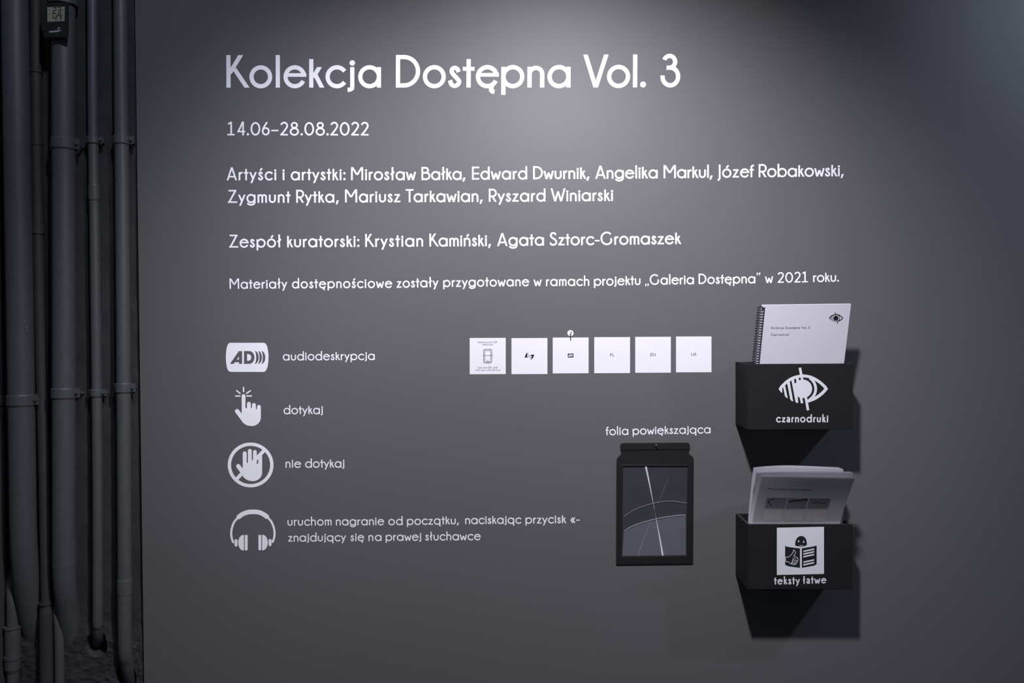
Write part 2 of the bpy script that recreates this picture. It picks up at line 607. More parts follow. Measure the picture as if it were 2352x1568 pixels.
def set_word(bm, text, A, B, cap, nrm, z0, w=0.131, hs=1.0, alt=False):
    """lay a word between world points A and B (ink to ink on the baseline)"""
    e = B - A
    ln = e.length / cap
    e = e.normalized()
    upv = nrm.cross(e)
    if upv.z < 0: upv = -upv
    gl_ = [glyph(c, w, hs, alt) for c in text]
    pos, x = [], 0.0
    prev = None
    for sh, lb, rb in gl_:
        a, b = extent(sh)
        if prev is None:
            x = 0.0
        else:
            x += prev + lb
        pos.append(x - a)
        x += b - a
        prev = rb
    tr_ = (ln - x) / (len(text) - 1) if len(text) > 1 else 0
    TRACK.append((text, round(tr_, 3)))
    for i, (sh, lb, rb) in enumerate(gl_):
        ox = pos[i] + tr_ * i
        lay(bm, sh, lambda u, v, z, ox=ox: A + e * ((u + ox) * cap) + upv * (v * cap) + nrm * z, z0)


NW = Vector((0, -1, 0))


def interp(base, x):
    if x <= base[0][0]:
        a, b = base[0], base[1]
    elif x >= base[-1][0]:
        a, b = base[-2], base[-1]
    else:
        for a, b in zip(base, base[1:]):
            if a[0] <= x <= b[0]:
                break
    return a[1] + (b[1] - a[1]) * (x - a[0]) / (b[0] - a[0])


def lettering(label, words, base, cap, w=0.131, hs=1.0):
    o = P(words[0][1], interp(base, words[0][1]))
    t = thing('wall_lettering', o, label, 'lettering', 'white vinyl lettering on the grey wall')
    for text, xa, xb in words:
        bm = bmesh.new()
        A, B = P(xa, interp(base, xa)), P(xb, interp(base, xb))
        set_word(bm, text, A, B, cap * DIST / F, NW, 0.0, w, hs)
        link('word', bm, M['vinyl'], t, origin=A)
    return t


# ------------------------------------------------------------------ the setting
XL = (P(310, 0).x + P(331, 1568).x) / 2
edge_t, edge_b = P(310, 0), P(331, 1568)
k = (edge_t.x - edge_b.x) / (edge_t.z - edge_b.z)
bm = bmesh.new()
x0t, x0b = edge_b.x + k * (3.8 - edge_b.z), edge_b.x + k * (0 - edge_b.z)
add_hexa(bm, [(x0b, 0, 0), (3.6, 0, 0), (3.6, 0, 3.8), (x0t, 0, 3.8)], [(x0b, 0.010, 0), (3.6, 0.010, 0), (3.6, 0.010, 3.8), (x0t, 0.010, 3.8)])
tag(link('wall_front', bm, M['wall']), 'dark grey satin painted partition wall carrying all the white lettering', 'wall', kind='structure')
bm = bmesh.new()
YB = 0.013
# uneven plaster behind the pipes, with two broken-out pits where pipes leave through it
PITS = [(P(225, 1478, -YB), 0.0205, 0.024, 0.10), (P(292, 1552, -YB), 0.020, 0.030, 0.10)]
zs = sorted(set([3.8 * j / 200 for j in range(201)] + [0.60 + 0.23 * j / 150 for j in range(151)]))
nx, nz = 210, len(zs) - 1
grid = []
for z in zs:
    row = []
    xe = edge_b.x + k * (z - edge_b.z) - 0.0055
    for i in range(nx + 1):
        x = -1.75 + (xe + 1.75) * (1 - (1 - i / nx) ** 2.2)
        lump = 0.0016 * math.sin(x * 41 + z * 17) * math.sin(z * 29 - x * 13) + 0.0012 * noise.noise(Vector((x * 60, 0, z * 60)))
        low = max(0.0, min(1.0, (0.80 - z) / 0.04))
        y = YB + lump + low * (0.0022 * noise.noise(Vector((x * 55, 3, z * 55))) + 0.0014 * noise.noise(Vector((x * 140, 7, z * 140)))) - 0.006 * low
        for c_, rx_, rz_, dp_ in PITS:
            q_ = ((x - c_.x) / rx_) ** 2 + ((z - c_.z) / rz_) ** 2
            if q_ < 1.5:
                y += dp_ * max(0, min(1, (1.5 - q_) / 0.8))
        row.append(bm.verts.new((x, y, z)))
    row.append(bm.verts.new((xe + 0.0003, 0.075, z)))
    row.append(bm.verts.new((xe + 0.30, 0.080, z)))
    grid.append(row)
for j in range(nz):
    for i in range(nx + 2):
        bm.faces.new((grid[j][i], grid[j][i + 1], grid[j + 1][i + 1], grid[j + 1][i]))
bmesh.ops.recalc_face_normals(bm, faces=bm.faces[:])
if sum(f.normal.y for f in bm.faces) > 0:
    bmesh.ops.reverse_faces(bm, faces=bm.faces[:])
wb_ = link('wall_back', bm, M['plaster'], smooth=True)
wb_.data.set_sharp_from_angle(angle=math.radians(50))
sol = wb_.modifiers.new('thickness', 'SOLIDIFY')
sol.thickness = 0.03
sol.offset = -1
tag(wb_, 'rough dark plaster wall in the recess behind the pipes', 'wall', kind='structure')
bm = bmesh.new()
add_box(bm, -3.4, 3.6, -4.2, 0.5, -0.05, 0.0)
tag(link('floor', bm, M['floor']), 'dark concrete floor', 'floor', kind='structure')

# ------------------------------------------------------------------ wall lettering
lettering('very large white title lettering across the top of the grey wall, ending in a 3',
          [('Kolekcja', 520.1, 875.2), ('Dostępna', 909.3, 1310.3), ('Vol.', 1339.3, 1483.7), ('3', 1516.6, 1562.1)],
          [(520, 201.3), (1310, 201.0), (1560, 200.2)], 74)
lettering('white date lettering in digits below the large title',
          [('14.06–28.08.2022', 522.1, 846.6)], [(522, 310.9), (847, 311.2)], 30.2, 0.125)
lettering('upper white line of the artists list, long and ending in a comma, under the date',
          [('Artyści', 520.7, 635), ('i', 648.8, 654.2), ('artystki:', 667.9, 793.8), ('Mirosław', 806.4, 955.6), ('Bałka,', 968.2, 1069.4),
           ('Edward', 1084.2, 1210.9), ('Dwurnik,', 1224.5, 1354.2), ('Angelika', 1367, 1510.6), ('Markul,', 1524.1, 1637), ('Józef', 1647.9, 1731.9), ('Robakowski,', 1742.5, 1938.1)],
          [(520, 414), (950, 413.6), (1150, 412.2), (1530, 409.3), (1740, 407), (1938, 404.7)], 29.7)
lettering('lower white line of the artists list, shorter and with no final comma',
          [('Zygmunt', 523.6, 667.4), ('Rytka,', 680.5, 778.3), ('Mariusz', 792.6, 919.5), ('Tarkawian,', 931.9, 1108.8), ('Ryszard', 1122.8, 1253), ('Winiarski', 1264.8, 1408.3)],
          [(523, 465.8), (690, 465.6), (800, 464.9), (1125, 463.5), (1408, 461.4)], 29.7)
lettering('white line naming the curators, between the artists list and the project note',
          [('Zespół', 526.4, 646.8), ('kuratorski:', 659.7, 825.7), ('Krystian', 839, 971.9), ('Kamiński,', 986.4, 1128.1), ('Agata', 1141.9, 1249.5), ('Sztorc-Gromaszek', 1261.9, 1565)],
          [(526, 568.6), (840, 566.9), (1125, 565.2), (1265, 563.6), (1565, 560.4)], 29.7)
lettering('smaller white project note line ending with the year 2021, above the square cards',
          [('Materiały', 527.4, 660.2), ('dostępnościowe', 670.6, 901), ('zostały', 911, 1007.4), ('przygotowane', 1018, 1215.7), ('w', 1225.4, 1244.2), ('ramach', 1254.1, 1353.5),
           ('projektu', 1364.2, 1471.2), ('„Galeria', 1481.4, 1593.9), ('Dostępna”', 1604.6, 1746.6), ('w', 1757, 1774.8), ('2021', 1786.3, 1855.4), ('roku.', 1867.5, 1927)],
          [(527, 663.1), (690, 662), (900, 660.9), (1060, 658.2), (1215, 656.9), (1350, 656.3), (1470, 654.2), (1600, 652.3), (1740, 650.4), (1927, 646.7)], 23.7)
lettering('small white caption beside the AD badge', [('audiodeskrypcja', 649.7, 860.9)], [(650, 827.6), (861, 826.4)], 21.3, 0.122, 1.045)
lettering('small white caption beside the pointing hand symbol', [('dotykaj', 651.4, 742)], [(651, 951), (742, 950.6)], 21.4, 0.122, 1.045)
lettering('small white caption beside the crossed-out hand symbol', [('nie', 656, 691.8), ('dotykaj', 701, 791.4)], [(656, 1073.9), (791, 1073.4)], 21.5, 0.122, 1.045)
lettering('upper small white line of the headphone instruction, ending in a double arrow',
          [('uruchom', 660.5, 761.9), ('nagranie', 771.7, 882.6), ('od', 892, 925), ('początku,', 934.8, 1054.1), ('naciskając', 1068.6, 1197.7), ('przycisk', 1207, 1301), ('«-', 1310, 1331.3)],
          [(660, 1206.8), (880, 1205.7), (940, 1205.2), (1070, 1203.3), (1331, 1200.9)], 20.9, 0.122, 1.045)
lettering('lower small white line of the headphone instruction',
          [('znajdujący', 661.8, 795.2), ('się', 805, 836.8), ('na', 846.5, 876.4), ('prawej', 885.8, 967.9), ('słuchawce', 976.7, 1104.4)],
          [(661, 1243.5), (860, 1242), (920, 1241.5), (1104, 1239.9)], 20.9, 0.122, 1.045)
lettering('small white caption just above the hanging sheet magnifier',
          [('folia', 1391.3, 1443.4), ('powiększająca', 1453.1, 1632.2)], [(1391, 999.4), (1500, 997), (1632, 994.8)], 20.6, 0.122, 1.045)

# ------------------------------------------------------------------ vinyl symbols on the wall
WP = wallplane(0.0)


def symbol(name, label, groups, x0, y0, s, at):
    t = thing(name, P(*at), label, 'symbol', 'white vinyl symbols on the left of the wall')
    for gi, (pname, shapes) in enumerate(groups):
        bm = bmesh.new()
        lay(bm, shapes, pxmap(WP, x0, y0, s), 0.0, 0.00025 + 0.00008 * (gi % 3))
        flatten(bm)
        link(pname, bm, M['vinyl'], t)
    return t


# AD badge, letters cut out of the vinyl
out_ = spline([(165, 100), (140, 118), (120, 180), (110, 298), (120, 410), (142, 474), (175, 493)], 6) + \
    spline([(625, 493), (652, 474), (676, 410), (686, 298), (676, 185), (655, 122), (625, 100)], 6)
A_o = [(165, 385), (285, 212), (330, 212), (330, 385), (288, 385), (288, 363), (232, 363), (217, 385)]
A_i = [(286, 327), (286, 286), (259, 327)]
D_o = [(355, 212), (430, 212)] + arcpts(428, 298, 69, 86, 80, -80)[::1]
D_o = [(355, 212)] + [(428 + 69 * math.sin(math.radians(a)), 298 - 86 * math.cos(math.radians(a))) for a in range(0, 181, 12)] + [(355, 385)]
D_i = [(397, 252)] + [(408 + 46 * math.sin(math.radians(a)), 298 - 46 * math.cos(math.radians(a))) for a in range(0, 181, 15)] + [(397, 344)]


def crescent(x):
    a = [(x + 52 * math.sin(math.radians(t)), 298 - 86 * math.cos(math.radians(t))) for t in range(0, 181, 12)]
    b = [(x + 22 * math.sin(math.radians(t)), 298 - 82 * math.cos(math.radians(t))) for t in range(180, -1, -12)]
    return [(px_ - 0, py_) for px_, py_ in a] + [(px_ - 4, py_) for px_, py_ in b]


holes = [A_o, D_o, crescent(502), crescent(546), crescent(591)]
symbol('audio_description_badge', 'white rounded AD badge with three sound waves, topmost symbol on the left', [('badge_panel', [poly(out_, holes)]), ('letter_counter', [poly(A_i)]), ('letter_counter', [poly(D_i)])], 500, 770, 5.88, (567, 820))

palm = [(434, 560), (500, 524), (605, 522), (697, 545), (777, 560), (777, 690)] + \
    [(612 + 165 * math.cos(math.radians(a)), 692 + 156 * math.sin(math.radians(a))) for a in range(5, 91, 8)] + \
    spline([(600, 848), (530, 835), (465, 795), (420, 738)], 5)[1:] + [(380, 680), (434, 620)]
hand = ribbon([(466, 308), (466, 620)], 68, cap='round') + ribbon([(562, 447), (562, 620)], 70, cap='round') + \
    ribbon([(652, 468), (652, 620)], 70, cap='round') + ribbon([(742, 502), (742, 660)], 69, cap='round') + \
    ribbon([(350, 580), (470, 738)], 78, cap='round') + [poly(palm)]
rays = []
for a, b in (((465, 152), (467, 228)), ((343, 212), (402, 261)), ((519, 259), (588, 214)), ((324, 308), (402, 308)), ((524, 306), (607, 306))):
    rays.append(('tap_ray', ribbon([a, b], 24, cap='round')))
symbol('pointing_hand_symbol', 'white pointing hand with short rays at the fingertip', [('hand', hand)] + rays, 500, 870, 7.84, (572, 940))

palm2 = [(424, 460), (500, 462), (580, 420), (665, 478), (750, 440), (750, 620)] + \
    [(592 + 158 * math.cos(math.radians(a)), 622 + 148 * math.sin(math.radians(a))) for a in range(5, 91, 8)] + \
    spline([(585, 770), (510, 755), (450, 715), (410, 665)], 5)[1:] + [(375, 620), (424, 550)]
hand2 = ribbon([(456, 300), (456, 560)], 66, cap='round') + ribbon([(542, 258), (542, 560)], 65, cap='round') + \
    ribbon([(628, 276), (628, 560)], 64, cap='round') + ribbon([(717, 345), (717, 600)], 66, cap='round') + \
    ribbon([(347, 516), (450, 650)], 72, cap='round') + [poly(palm2)]
ring = ribbon(arcpts(556, 496, 358, 350, 0, 360, 80)[:-1], 56, closed=True)
symbol('no_touching_symbol', 'white open hand in a ring with a slanted bar', [('ring', ring), ('slash_bar', ribbon([(797, 238), (318, 735)], 60)), ('hand', hand2)], 500, 1000, 7.35, (575, 1067))

band = ribbon(spline([(190, 507), (172, 455), (166, 390), (178, 320), (205, 255), (245, 210)]), 26, cap='round') + \
    ribbon(spline([(674, 503), (692, 455), (698, 390), (686, 320), (658, 255), (617, 205)]), 26, cap='round') + \
    ribbon(spline([(256, 199), (300, 166), (365, 140), (432, 134), (500, 139), (560, 163), (606, 195)]), 56) + [disc(256, 199, 26), disc(606, 195, 26)]
cl = [(322, 417), (322, 608)] + [(314 - 62 * math.sin(math.radians(a)), 513 + 95 * math.cos(math.radians(a))) for a in range(5, 176, 10)]
cr = [(545, 606), (545, 415)] + [(552 + 63 * math.sin(math.radians(a)), 511 - 95 * math.cos(math.radians(a))) for a in range(5, 176, 10)]
symbol('headphones_symbol', 'white over-ear headphones, lowest symbol on the left', [('headband', band),
       ('ear_cup', [poly(cl)]), ('ear_cushion', [poly(rrect(332, 417, 368, 607, 12))]), ('hinge', [poly(rrect(207, 470, 243, 560, 16))]),
       ('ear_cup', [poly(cr)]), ('ear_cushion', [poly(rrect(500, 417, 535, 606, 12))]), ('hinge', [poly(rrect(625, 467, 660, 555, 16))])], 500, 1150, 5.345, (580, 1217))


# ------------------------------------------------------------------ built-in typeface for small print
def type_text(text):
    cu = bpy.data.curves.new('type', 'FONT')
    cu.body = text
    cu.resolution_u = 3
    ob = bpy.data.objects.new('type', cu)
    COL.objects.link(ob)
    dg = bpy.context.evaluated_depsgraph_get()
    me = bpy.data.meshes.new_from_object(ob.evaluated_get(dg))
    vs_ = [v.co.to_2d() for v in me.vertices]
    fs = [list(p.vertices) for p in me.polygons]
    bpy.data.objects.remove(ob)
    bpy.data.meshes.remove(me)
    bpy.data.curves.remove(cu)
    return vs_, fs


def print_text(bm, text, A, B, cap, nrm, off=0.0002, keep=False):
    vs_, fs = type_text(text)
    xa, xb = min(v.x for v in vs_), max(v.x for v in vs_)
    e = (B - A)
    upv = nrm.cross(e.normalized())
    if upv.z < 0: upv = -upv
    sx, sy = 1.0 / (xb - xa), cap / 0.682
    nv = [bm.verts.new(A + e * ((v.x - xa) * sx) + upv * (v.y * sy) + nrm * off) for v in vs_]
    for f in fs:
        try:
            bm.faces.new([nv[q] for q in f])
        except ValueError:
            pass


# ------------------------------------------------------------------ six square cards
CARD_H = 0.0008
cards = [(1078.8, 775.9, 1161.6, 859.1), (1174.8, 776.2, 1257.3, 859.0), (1269.6, 774.9, 1351.9, 857.2), (1364.9, 774.0, 1447.1, 856.8), (1459.0, 773.3, 1540.8, 855.9), (1552.7, 772.5, 1634.1, 854.8)]
clab = ['white square card with a phone drawing and scanning instructions', 'white square card with a small two-hands emblem',
        'white square card with a small black AD badge, under the pin', 'white square card marked PL', 'white square card marked EN', 'white square card marked UA, rightmost of the row']
CP = wallplane(CARD_H)
CSL = -0.004
for i, (xa, ya, xb, yb) in enumerate(cards):
    sl = CSL * (xb - xa)
    q = [(xa, yb - sl / 2), (xb, yb + sl / 2), (xb, ya + sl / 2), (xa, ya - sl / 2)]
    cx_, cy_ = (xa + xb) / 2, (ya + yb) / 2
    t = thing('square_card', P(cx_, yb), clab[i], 'card', 'square white cards in a row on the wall')
    bm = bmesh.new()
    add_hexa(bm, [P(*p, 0.0) for p in q], [P(*p, CARD_H) for p in q])
    link('card_panel', bm, M['card'], t)
    bm = bmesh.new()
    mp = pxmap(CP, 1075, 770, 17.04)
    if i == 0:
        def tx(text, x0, x1, y, cap):
            b2 = bmesh.new()
            print_text(b2, text, CP.at(1075 + x0 / 17.04, 770 + y / 17.04), CP.at(1075 + x1 / 17.04, 770 + (y - 2) / 17.04), cap / 17.04 * DIST / F, NW)
            link('text_line', b2, M['soft_ink'], t)
        tx('Zeskanuj kod QR', 378, 1140, 296, 68)
        tx('telefonem', 548, 985, 390, 66)
        tx('Scan the QR code', 378, 1165, 1290, 70)
        tx('with your smartphone', 280, 1258, 1385, 66)
        sh = ribbon(rrect(608, 540, 932, 1082, 60), 20, closed=True) + ribbon(spline([(650, 600), (668, 578), (690, 590), (720, 602), (770, 604), (820, 600), (850, 580), (880, 575), (893, 610)], 5) + [(893, 1010), (870, 1045), (680, 1045), (650, 1010), (650, 600)], 17)
        sh += [disc(725, 955, 9, n=8), disc(770, 955, 9, n=8), disc(812, 955, 9, n=8)] + ribbon([(705, 1045), (725, 1008), (815, 1008), (835, 1045)], 15)
        sh += ribbon([(580, 786), (965, 786)], 18) + [disc(540, 786, 9, n=8), disc(1000, 786, 9, n=8)]
        lay(bm, sh, mp, 0.0, 0.0001, 0.000004)
        flatten(bm)
        link('phone_drawing', bm, M['soft_ink'], t)
    elif i == 1:
        mp = pxmap(CP, 1200, 800, 44.8)
        sh = [poly([(225, 880), (300, 720), (345, 580), (425, 470), (480, 520), (500, 640), (455, 720), (450, 800), (480, 860), (560, 870), (480, 930), (360, 930), (285, 960)])]
        sh += ribbon(arcpts(565, 775, 105, 105, 0, 360, 24)[:-1], 38, closed=True)
        sh += ribbon([(440, 480), (460, 395)], 26) + ribbon([(470, 500), (560, 460), (650, 425)], 26) + ribbon([(490, 560), (600, 550), (690, 580)], 26)
        sh += [poly([(760, 720), (860, 660), (960, 640), (1160, 615), (1200, 760), (1110, 900), (1010, 1100), (950, 1040), (930, 930), (960, 820), (930, 740), (860, 715)])]
        sh += ribbon(arcpts(865, 820, 105, 105, 0, 360, 24)[:-1], 38, closed=True)
        sh += ribbon([(960, 1050), (850, 1050), (730, 1000)], 28) + ribbon([(960, 1090), (870, 1130), (770, 1140)], 26) + ribbon([(980, 1090), (940, 1190)], 26)
        lay(bm, sh, mp, 0.0, 0.0001, 0.000004)
        flatten(bm)
        link('hands_emblem', bm, M['ink'], t)
    elif i == 2:
        mp = pxmap(CP, 1290, 745, 17.42)
        lay(bm, [poly(rrect(245, 1160, 478, 1320, 22))], mp, 0.0, 0.0001)
        flatten(bm)
        bd = link('badge', bm, M['ink'], t)
        b2 = bmesh.new()
        s2 = 0.40
        def mini(pts): return [(252 + (x - 150) * s2, 1180 + (y - 190) * s2 * 1.35) for x, y in pts]
        lay(b2, [poly(mini(A_o), [mini(A_i)]), poly(mini(D_o), [mini(D_i)])] + [poly(mini(crescent(c))) for c in (502, 546, 591)], mp, 0.0001, 0.0001, 0.000004)
        flatten(b2)
        link('badge_letters', b2, M['card'], bd)
    else:
        tx_ = [('PL', 387, 465, 595), ('EN', 1090, 1182, 590), ('UA', 1800, 1897, 583)][i - 3]
        print_text(bm, tx_[0], CP.at(1350 + tx_[1] / 7.587, 740 + tx_[3] / 7.587), CP.at(1350 + tx_[2] / 7.587, 740 + (tx_[3] - 1) / 7.587), 54 / 7.587 * DIST / F, NW)
        link('language_code', bm, M['soft_ink'], t)

# ------------------------------------------------------------------ pin above the third card, nail of the magnifier
t = thing('wall_hook', P(1310.3, 765.2), 'steel pin in a round ivory disc above the third card', 'hook')
bm = bmesh.new()
c = P(1310.3, 765.2)
prof = [(0.0072, 0.0), (0.0072, 0.0009), (0.0064, 0.0016), (0.003, 0.0020), (0.0026, 0.0034), (0.0004, 0.0036)]
rings = []
for r, d in prof:
    rings.append([bm.verts.new(c + Vector((r * math.cos(2 * math.pi * q / 32), -d, r * math.sin(2 * math.pi * q / 32)))) for q in range(32)])
for a, b in zip(rings, rings[1:]):
    for q in range(32):
        bm.faces.new((a[q], a[(q + 1) % 32], b[(q + 1) % 32], b[q]))
bm.faces.new(rings[-1])
bmesh.ops.recalc_face_normals(bm, faces=bm.faces[:])
link('disc', bm, M['cup'], t, smooth=False)
bm = bmesh.new()
add_tube(bm, [c + Vector((0, -0.0005, 0)), c + Vector((0.0004, -0.020, 0.0008)), c + Vector((0.0005, -0.021, 0.006))], [0.0011, 0.0011, 0.0011], 12)
link('pin', bm, M['steel'], t, smooth=True)
c = P(1505.3, 1023.0)
bm = bmesh.new()
add_tube(bm, [c + Vector((0, 0.0, -.0005)), c + Vector((0, -0.012, 0.0003)), c + Vector((0.0002, -0.0130, 0.0045))], 0.0011, 12)
o = link('nail', bm, M['steel'], smooth=True)
tag(o, 'small steel nail through the top strip of the sheet magnifier', 'nail')

# ------------------------------------------------------------------ sheet magnifier
t = thing('sheet_magnifier', P(1504, 1297), 'black framed clear sheet magnifier hanging on a nail', 'magnifier')


def plate(bm, outer, holes, d0, d1, bev=0.0):
    """outer/holes: picture positions; solid between depths d0 and d1"""
    pl = wallplane(0)
    lay(bm, [poly(outer, holes)], lambda x, y, z: pl.at(x, y, z), d0, d1 - d0)
    bmesh.ops.remove_doubles(bm, verts=bm.verts[:], dist=1e-6)
    flatten(bm)


outline = spline([(1425.2, 1034), (1424.3, 1027), (1425.5, 1020.5), (1431.5, 1017)], 5) + spline([(1577.5, 1016.0), (1583.2, 1019), (1584.8, 1026), (1584.2, 1033)], 5) + \
    [(1581.2, 1040.5)] + spline([(1588, 1046.5), (1592, 1050.5), (1593.6, 1058)], 4) + [(1592.0, 1294)] + spline([(1592.0, 1294.0), (1591.2, 1295.6), (1589.6, 1296)], 3) + \
    [(1417.5, 1298)] + [(1414.9, 1296.5), (1416.0, 1060)] + spline([(1416.0, 1060), (1417.6, 1052.5), (1421.5, 1048.2)], 4) + [(1427.6, 1041)]
win = [(1431, 1071.3), (1579, 1071.2), (1576.3, 1275.0), (1428.9, 1276.6)]
bm = bmesh.new()
plate(bm, outline, [win], 0.0006, 0.0022)
plate_lip = rrect(1417.6, 1051.2, 1592.2, 1294.5, 5)
lip = [(1417.6, 1296), (1417.9, 1056), (1421, 1051.6), (1589, 1050.4), (1592, 1055), (1590.3, 1293.6)]
lay(bm, [poly(lip, [[(1429.3, 1069.5), (1580.8, 1069.3), (1578, 1276.8), (1427.2, 1278.3)]])], lambda x, y, z: WP.at(x, y, z), 0.0022, 0.0010)
for a, b in (((1428, 1279.3), (1579, 1277.6)), ((1429, 1068.2), (1581, 1068.0))):
    add_tube(bm, [WP.at(a[0], a[1], 0.0032), WP.at(b[0], b[1], 0.0032)], 0.0007, 8)
flatten(bm)
bmesh.ops.bevel(bm, geom=[e for e in bm.edges if len(e.link_faces) == 2 and e.calc_face_angle(0) > 1.2], offset=0.0004, segments=2, affect='EDGES')
link('frame', bm, M['plastic'], t)
bm = bmesh.new()
tab = spline([(1427.3, 1033.6), (1425.8, 1027), (1427, 1021), (1432.2, 1018.6)], 5) + spline([(1577, 1017.6), (1582, 1020.2), (1583.2, 1026), (1581.6, 1032.4)], 5)
lay(bm, [poly(tab)], lambda x, y, z: WP.at(x, y, z), 0.0022, 0.0016)
flatten(bm)
bmesh.ops.bevel(bm, geom=[e for e in bm.edges if len(e.link_faces) == 2 and e.calc_face_angle(0) > 1.2], offset=0.0008, segments=3, affect='EDGES')
link('hanging_strip', bm, M['plastic'], t)
bm = bmesh.new()
grid = []
lens_c = P(1504, 1173)
for j in range(25):
    row = []
    for i in range(17):
        u, v = i / 16, j / 24
        x = (win[3][0] * (1 - u) + win[2][0] * u) * (1 - v) + (win[0][0] * (1 - u) + win[1][0] * u) * v
        y = (win[3][1] * (1 - u) + win[2][1] * u) * (1 - v) + (win[0][1] * (1 - u) + win[1][1] * u) * v
        row.append(bm.verts.new(P(x, y, 0.0016 + 0.0011 * math.sin(math.pi * u) * math.sin(math.pi * v))))
    grid.append(row)
for j in range(24):
    for i in range(16):
        bm.faces.new((grid[j][i], grid[j][i + 1], grid[j + 1][i + 1], grid[j + 1][i]))
bmesh.ops.recalc_face_normals(bm, faces=bm.faces[:])
lens = link('lens_sheet', bm, M['lens'], t, origin=lens_c, smooth=True, label='clear grooved plastic sheet')
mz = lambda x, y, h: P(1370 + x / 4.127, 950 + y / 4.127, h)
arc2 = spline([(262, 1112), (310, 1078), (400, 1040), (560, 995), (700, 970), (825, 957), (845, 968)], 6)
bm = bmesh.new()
light_patch_pts = [(1370 + x / 4.127, 950 + y / 4.127) for x, y in arc2 + [(850, 1340), (243, 1347)]]  # added film, outlined like the bright area of light below the arc
lay(bm, [poly(light_patch_pts)], lambda x, y, z: WP.at(x, y, z), 0.0008, 0.0002)
link('light_patch_film', bm, M['lens_light'], lens, label='added pale film imitating the bright light in the lower part of the sheet')
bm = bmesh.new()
add_tube(bm, [mz(x, y, 0.0032) for x, y in arc2], 0.0006, 8)  # added bead imitating the lower arc of light in the lens
link('light_arc_bead', bm, M['lens_light'], lens, smooth=True)
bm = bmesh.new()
add_tube(bm, [mz(x, y, 0.0030) for x, y in spline([(258, 975), (300, 945), (400, 890), (560, 842), (700, 826), (857, 845)], 6)], 0.00035, 8)  # thinner added bead for the fainter upper arc of light
link('light_arc_bead', bm, M['lens_light'], lens, smooth=True)

# ------------------------------------------------------------------ two black boxes
BD = 0.100
BT = 0.006


def leaflet_box(label, xl_px, xr_px, top, bot):
    ym = (top + bot) / 2
    xl, xr = P(xl_px, ym, 0.0).x, P(xr_px, ym, BD).x
    zt, zb = P(1840, top, BD).z, P(1840, bot, BD).z
    t = thing('leaflet_box', ((xl + xr) / 2, 0, zb), label, 'box', 'black leaflet boxes fixed to the wall')

    def part(name, *a):
        bm = bmesh.new()
        add_box(bm, *a, bev=0.0007)
        return link(name, bm, M['box'], t)
    part('back_panel', xl + BT, xr - BT, -BT, -0.0002, zb + BT, zt)
    part('side_panel', xl, xl + BT, -BD + BT, -0.0002, zb, zt)
    part('side_panel', xr - BT, xr, -BD + BT, -0.0002, zb, zt)
    part('front_panel', xl, xr, -BD, -BD + BT, zb, zt)
    part('bottom_panel', xl + BT, xr - BT, -BD + BT, -0.0002, zb, zb + BT)
    bm = bmesh.new()
    add_box(bm, xl + .0004, xr - .0004, -BD + .0006, -BD + BT - .0006, zt, zt + .0003)
    add_box(bm, xl + .0006, xl + BT - .0006, -BD + BT, -.001, zt, zt + .0003)
    add_box(bm, xr - BT + .0006, xr - .0006, -BD + BT, -.001, zt, zt + .0003)
    link('raw_rim', bm, M['box_edge'], t, label='paler worn top edge of the board')
    return t, xl, xr, zb, zt


FP = wallplane(BD)


def eye_shapes(W=1.0):
    sh = []
    r = lambda pts, w, n=6: sh.extend(ribbon(spline(pts, n) if len(pts) > 2 else pts, w * W))
    r([(753, 48), (790, 240)], 66)
    r([(790, 240), (818, 386)], 62)
    r([(905, 810), (963, 1142)], 66)
    r([(268, 553), (330, 490), (440, 392), (580, 312), (750, 266), (860, 260), (1000, 282), (1130, 335), (1260, 417), (1370, 512), (1416, 566)], 76)
    sh.append(poly([(203, 590), (245, 532), (300, 545), (300, 682), (276, 694)]))
    sh.append(poly([(1372, 552), (1420, 520), (1470, 575), (1476, 592), (1425, 660), (1370, 630), (1394, 588)]))
    r([(1412, 612), (1340, 690), (1230, 780), (1110, 850), (955, 908)], 80)
    sh.append(disc(830, 590, 238, n=48))
    r(arcpts(835, 590, 325, 325, -58, 60), 70, 1)
    sh.append(poly([(322, 530), (372, 500), (440, 835), (400, 815), (365, 770)]))
    sh.append(poly([(422, 430), (490, 400), (580, 912), (540, 905), (505, 860)]))
    sh.append(poly([(534, 370), (602, 345), (620, 470), (680, 620), (712, 952), (660, 948), (638, 915)]))
    sh.append(poly([(650, 310), (718, 300), (735, 385), (700, 420), (664, 420)]))
    sh.append(poly([(740, 790), (810, 800), (838, 963), (776, 960)]))
    sh.append(poly([(606, 470), (700, 395), (760, 500), (700, 800), (640, 700)]))
    return sh


tb, xl, xr, zb, zt = leaflet_box('upper black box with a white crossed-out eye symbol, holding the spiral notebook', 1689, 1959, 835.6, 986)
bm = bmesh.new()
lay(bm, eye_shapes(), pxmap(FP, 1770, 840, 11.2), 0.0)
flatten(bm)
link('eye_symbol', bm, M['box_vinyl'], tb, label='white crossed-out eye')
bm = bmesh.new()
set_word(bm, 'czarnodruki', FP.at(1770 + 140 / 11.2, 840 + 1452 / 11.2), FP.at(1770 + 1482 / 11.2, 840 + 1450 / 11.2), 205 / 11.2 * (DIST - BD) / F, NW, 0.0, 0.160, 0.93, True)
link('box_lettering', bm, M['box_vinyl'], tb, label='bold white word')
UB = (xl, xr, zb, zt)

